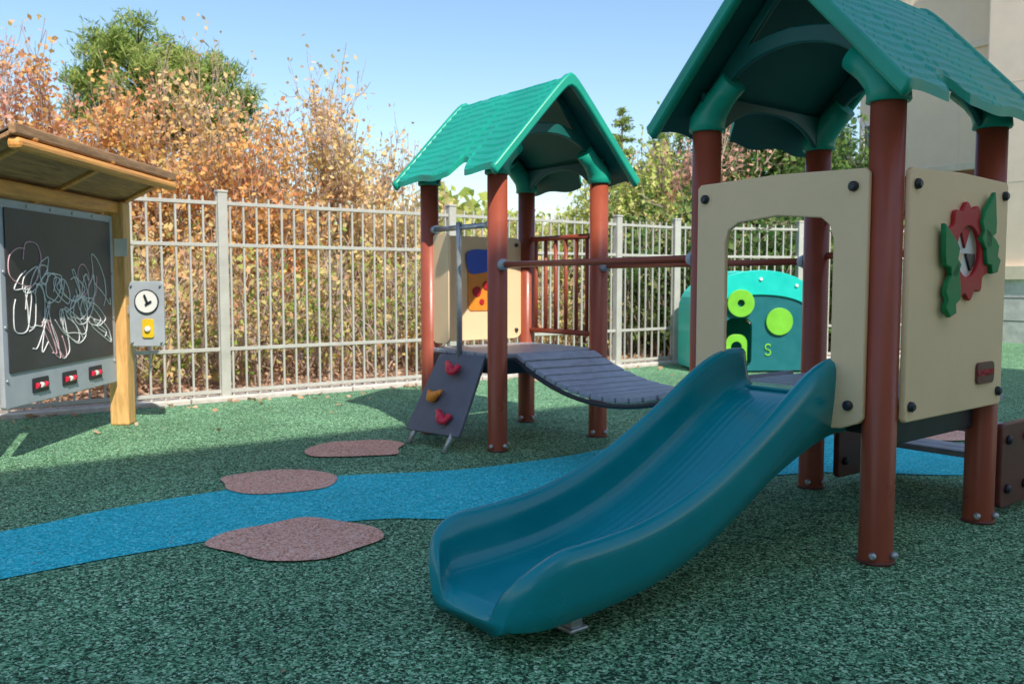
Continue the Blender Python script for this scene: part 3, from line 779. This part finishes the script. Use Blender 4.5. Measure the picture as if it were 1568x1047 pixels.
def conifer(name,loc,h,r,seed,lm,n=60):
    rng=np.random.default_rng(seed);V=[];F=[];C=[]
    tube_data(V,F,[(0,0,0),(0,0,h*.5),(0,0,h)],[h*.02,h*.012,.01],8,False)
    for i in range(n*2):
        t=rng.uniform(.06,.99); z=h*t; L=r*(1-t)**.8*rng.uniform(.7,1.1)+.05; a=rng.uniform(0,2*math.pi)
        dz=-.15*L+.25*L*t
        e=np.array([math.cos(a)*L,math.sin(a)*L,dz]); p=np.array([0,0,z])
        tube_data(V,F,[Vector(p),Vector(p+e*.5+np.array([0,0,.02])),Vector(p+e)],[.014,.009,.004],4,False)
        m=int(30+80*L)
        u=rng.uniform(.15,1,(m,1)); C.append(p+e*u+rng.normal(0,.05,(m,3))*np.array([1,1,.7]))
    C=np.concatenate(C)
    o=meshobj(name,V,F,M_bark); o.location=loc
    npmesh('foliage',leafquads(C,rng,.07,.016,.2),len(C),lm,o)
conifer('spruce_tree',(5.75,15.6,0),4.4,.9,5,L_spruce)
conifer('spruce_tree',(2.75,22,0),5.3,1.3,6,L_pine)
conifer('spruce_tree',(3.5,21,0),4.7,1.2,7,L_pine)
def hedge(name,pts_fn,s0,s1,n0,n1,nst,h0,h1,nleaf,lm,seed,la=.034,lb=.02):
    rng=np.random.default_rng(seed);V=[];F=[];P=[]
    for i in range(nst):
        b=pts_fn(rng.uniform(s0,s1),rng.uniform(n0,n1)); p=np.array([b.x,b.y,0]); d=np.array([rng.normal(0,.35),rng.normal(0,.35),1.0]); h=rng.uniform(h0,h1)
        pts=[p]
        for k in range(5):
            d=d+rng.normal(0,.16,3); d/=np.linalg.norm(d); p=p+d*h/5; pts.append(p)
            P.append(p); P.append((pts[-1]+pts[-2])/2)
            for q in range(2):
                e=d+rng.normal(0,.8,3); e/=np.linalg.norm(e); e=p+e*rng.uniform(.12,.38)
                tube_data(V,F,[Vector(p),Vector(e)],[.005,.003],3,False); P.append(e); P.append((e+p)/2)
        tube_data(V,F,[Vector(q) for q in pts],[.012,.010,.009,.007,.005,.003],4,False)
    o=meshobj(name,V,F,M_barkp); P=np.array(P)
    wgt=rng.uniform(0,1,len(P))**3+.01; wgt/=wgt.sum()
    C=P[rng.choice(len(P),nleaf,p=wgt)]+rng.normal(0,.05,(nleaf,3)); C=C[C[:,2]>.03]
    npmesh('foliage',leafquads(C,rng,la,lb),len(C),lm,o)
hedge('shrub_hedge',FP,-5,6,.8,2.2,420,.8,1.5,16000,L_shrub,1,.038,.024)
hedge('shrub_hedge',FP,-7,7,2.2,3.4,320,1.1,1.75,13000,L_gold,2,.042,.026)
R0=FP(CR)
def RP(s,n): return Vector((R0.x+s,R0.y+s*.27+n,0))
hedge('evergreen_hedge',RP,-.3,3.3,.8,2.4,240,1.4,2.2,21000,L_green,3,.055,.036)
rng=np.random.default_rng(9)
V=[];F=[];C=[]
for i in range(44):
    a=rad(-46+i*2.1); R=rng.uniform(26,34); c_=np.array([R*math.sin(a),R*math.cos(a),0]); h=rng.uniform(2.4,3.8)
    tube_data(V,F,[Vector(c_),Vector(c_+np.array([0,0,h*.7]))],[.12,.05],5,False)
    m=700; q=rng.normal(size=(m,3)); q/=np.linalg.norm(q,axis=1)[:,None]; q*=rng.uniform(.3,1,(m,1))**.5
    C.append(c_+np.array([0,0,h*.55])+q*np.array([1.6,1.6,h*.5])+rng.normal(0,.15,(m,3)))
C=np.concatenate(C); o=meshobj('distant_tree_belt',V,F,M_bark); npmesh('foliage',leafquads(C,rng,.22,.15),len(C),L_olive,o)
rng=np.random.default_rng(4); n=7000
s=rng.uniform(-6,6,n); q=rng.uniform(.12,1,n)**1.4*3.2
C=np.stack([F0.x+FD.x*s+FN.x*q,F0.y+FD.y*s+FN.y*q,rng.uniform(.0,.05,n)],1)
n2=320; s=rng.uniform(-8,5,n2); q=-rng.exponential(.22,n2)-.05
C2=np.stack([F0.x+FD.x*s+FN.x*q,F0.y+FD.y*s+FN.y*q,np.full(n2,.012)],1)
C=np.concatenate([C,C2]); VL=leafquads(C,rng,.032,.02,.75)
n3=70
C3=np.stack([rng.uniform(-3,4,n3),rng.uniform(1.2,7,n3),np.full(n3,.012)],1)
VL=np.concatenate([VL,leafquads(C3,rng,.009,.006,.8)])
o=npmesh('fallen_leaves',VL,len(C)+n3,L_dry,None)

# ------------------------------------------------------------------ camera
cam=bpy.data.cameras.new('camera'); co=bpy.data.objects.new('camera',cam); COL.objects.link(co)
co.location=(0,0,1.0); co.rotation_euler=(rad(90-4.0),0,0)
cam.sensor_width=36; cam.lens=30.54; cam.clip_end=1000; cam.clip_start=.05
cam.dof.use_dof=True; cam.dof.focus_distance=3.1; cam.dof.aperture_fstop=5.0
scene.camera=co
scene.view_settings.view_transform='Standard'; scene.view_settings.look='None'; scene.view_settings.exposure=0
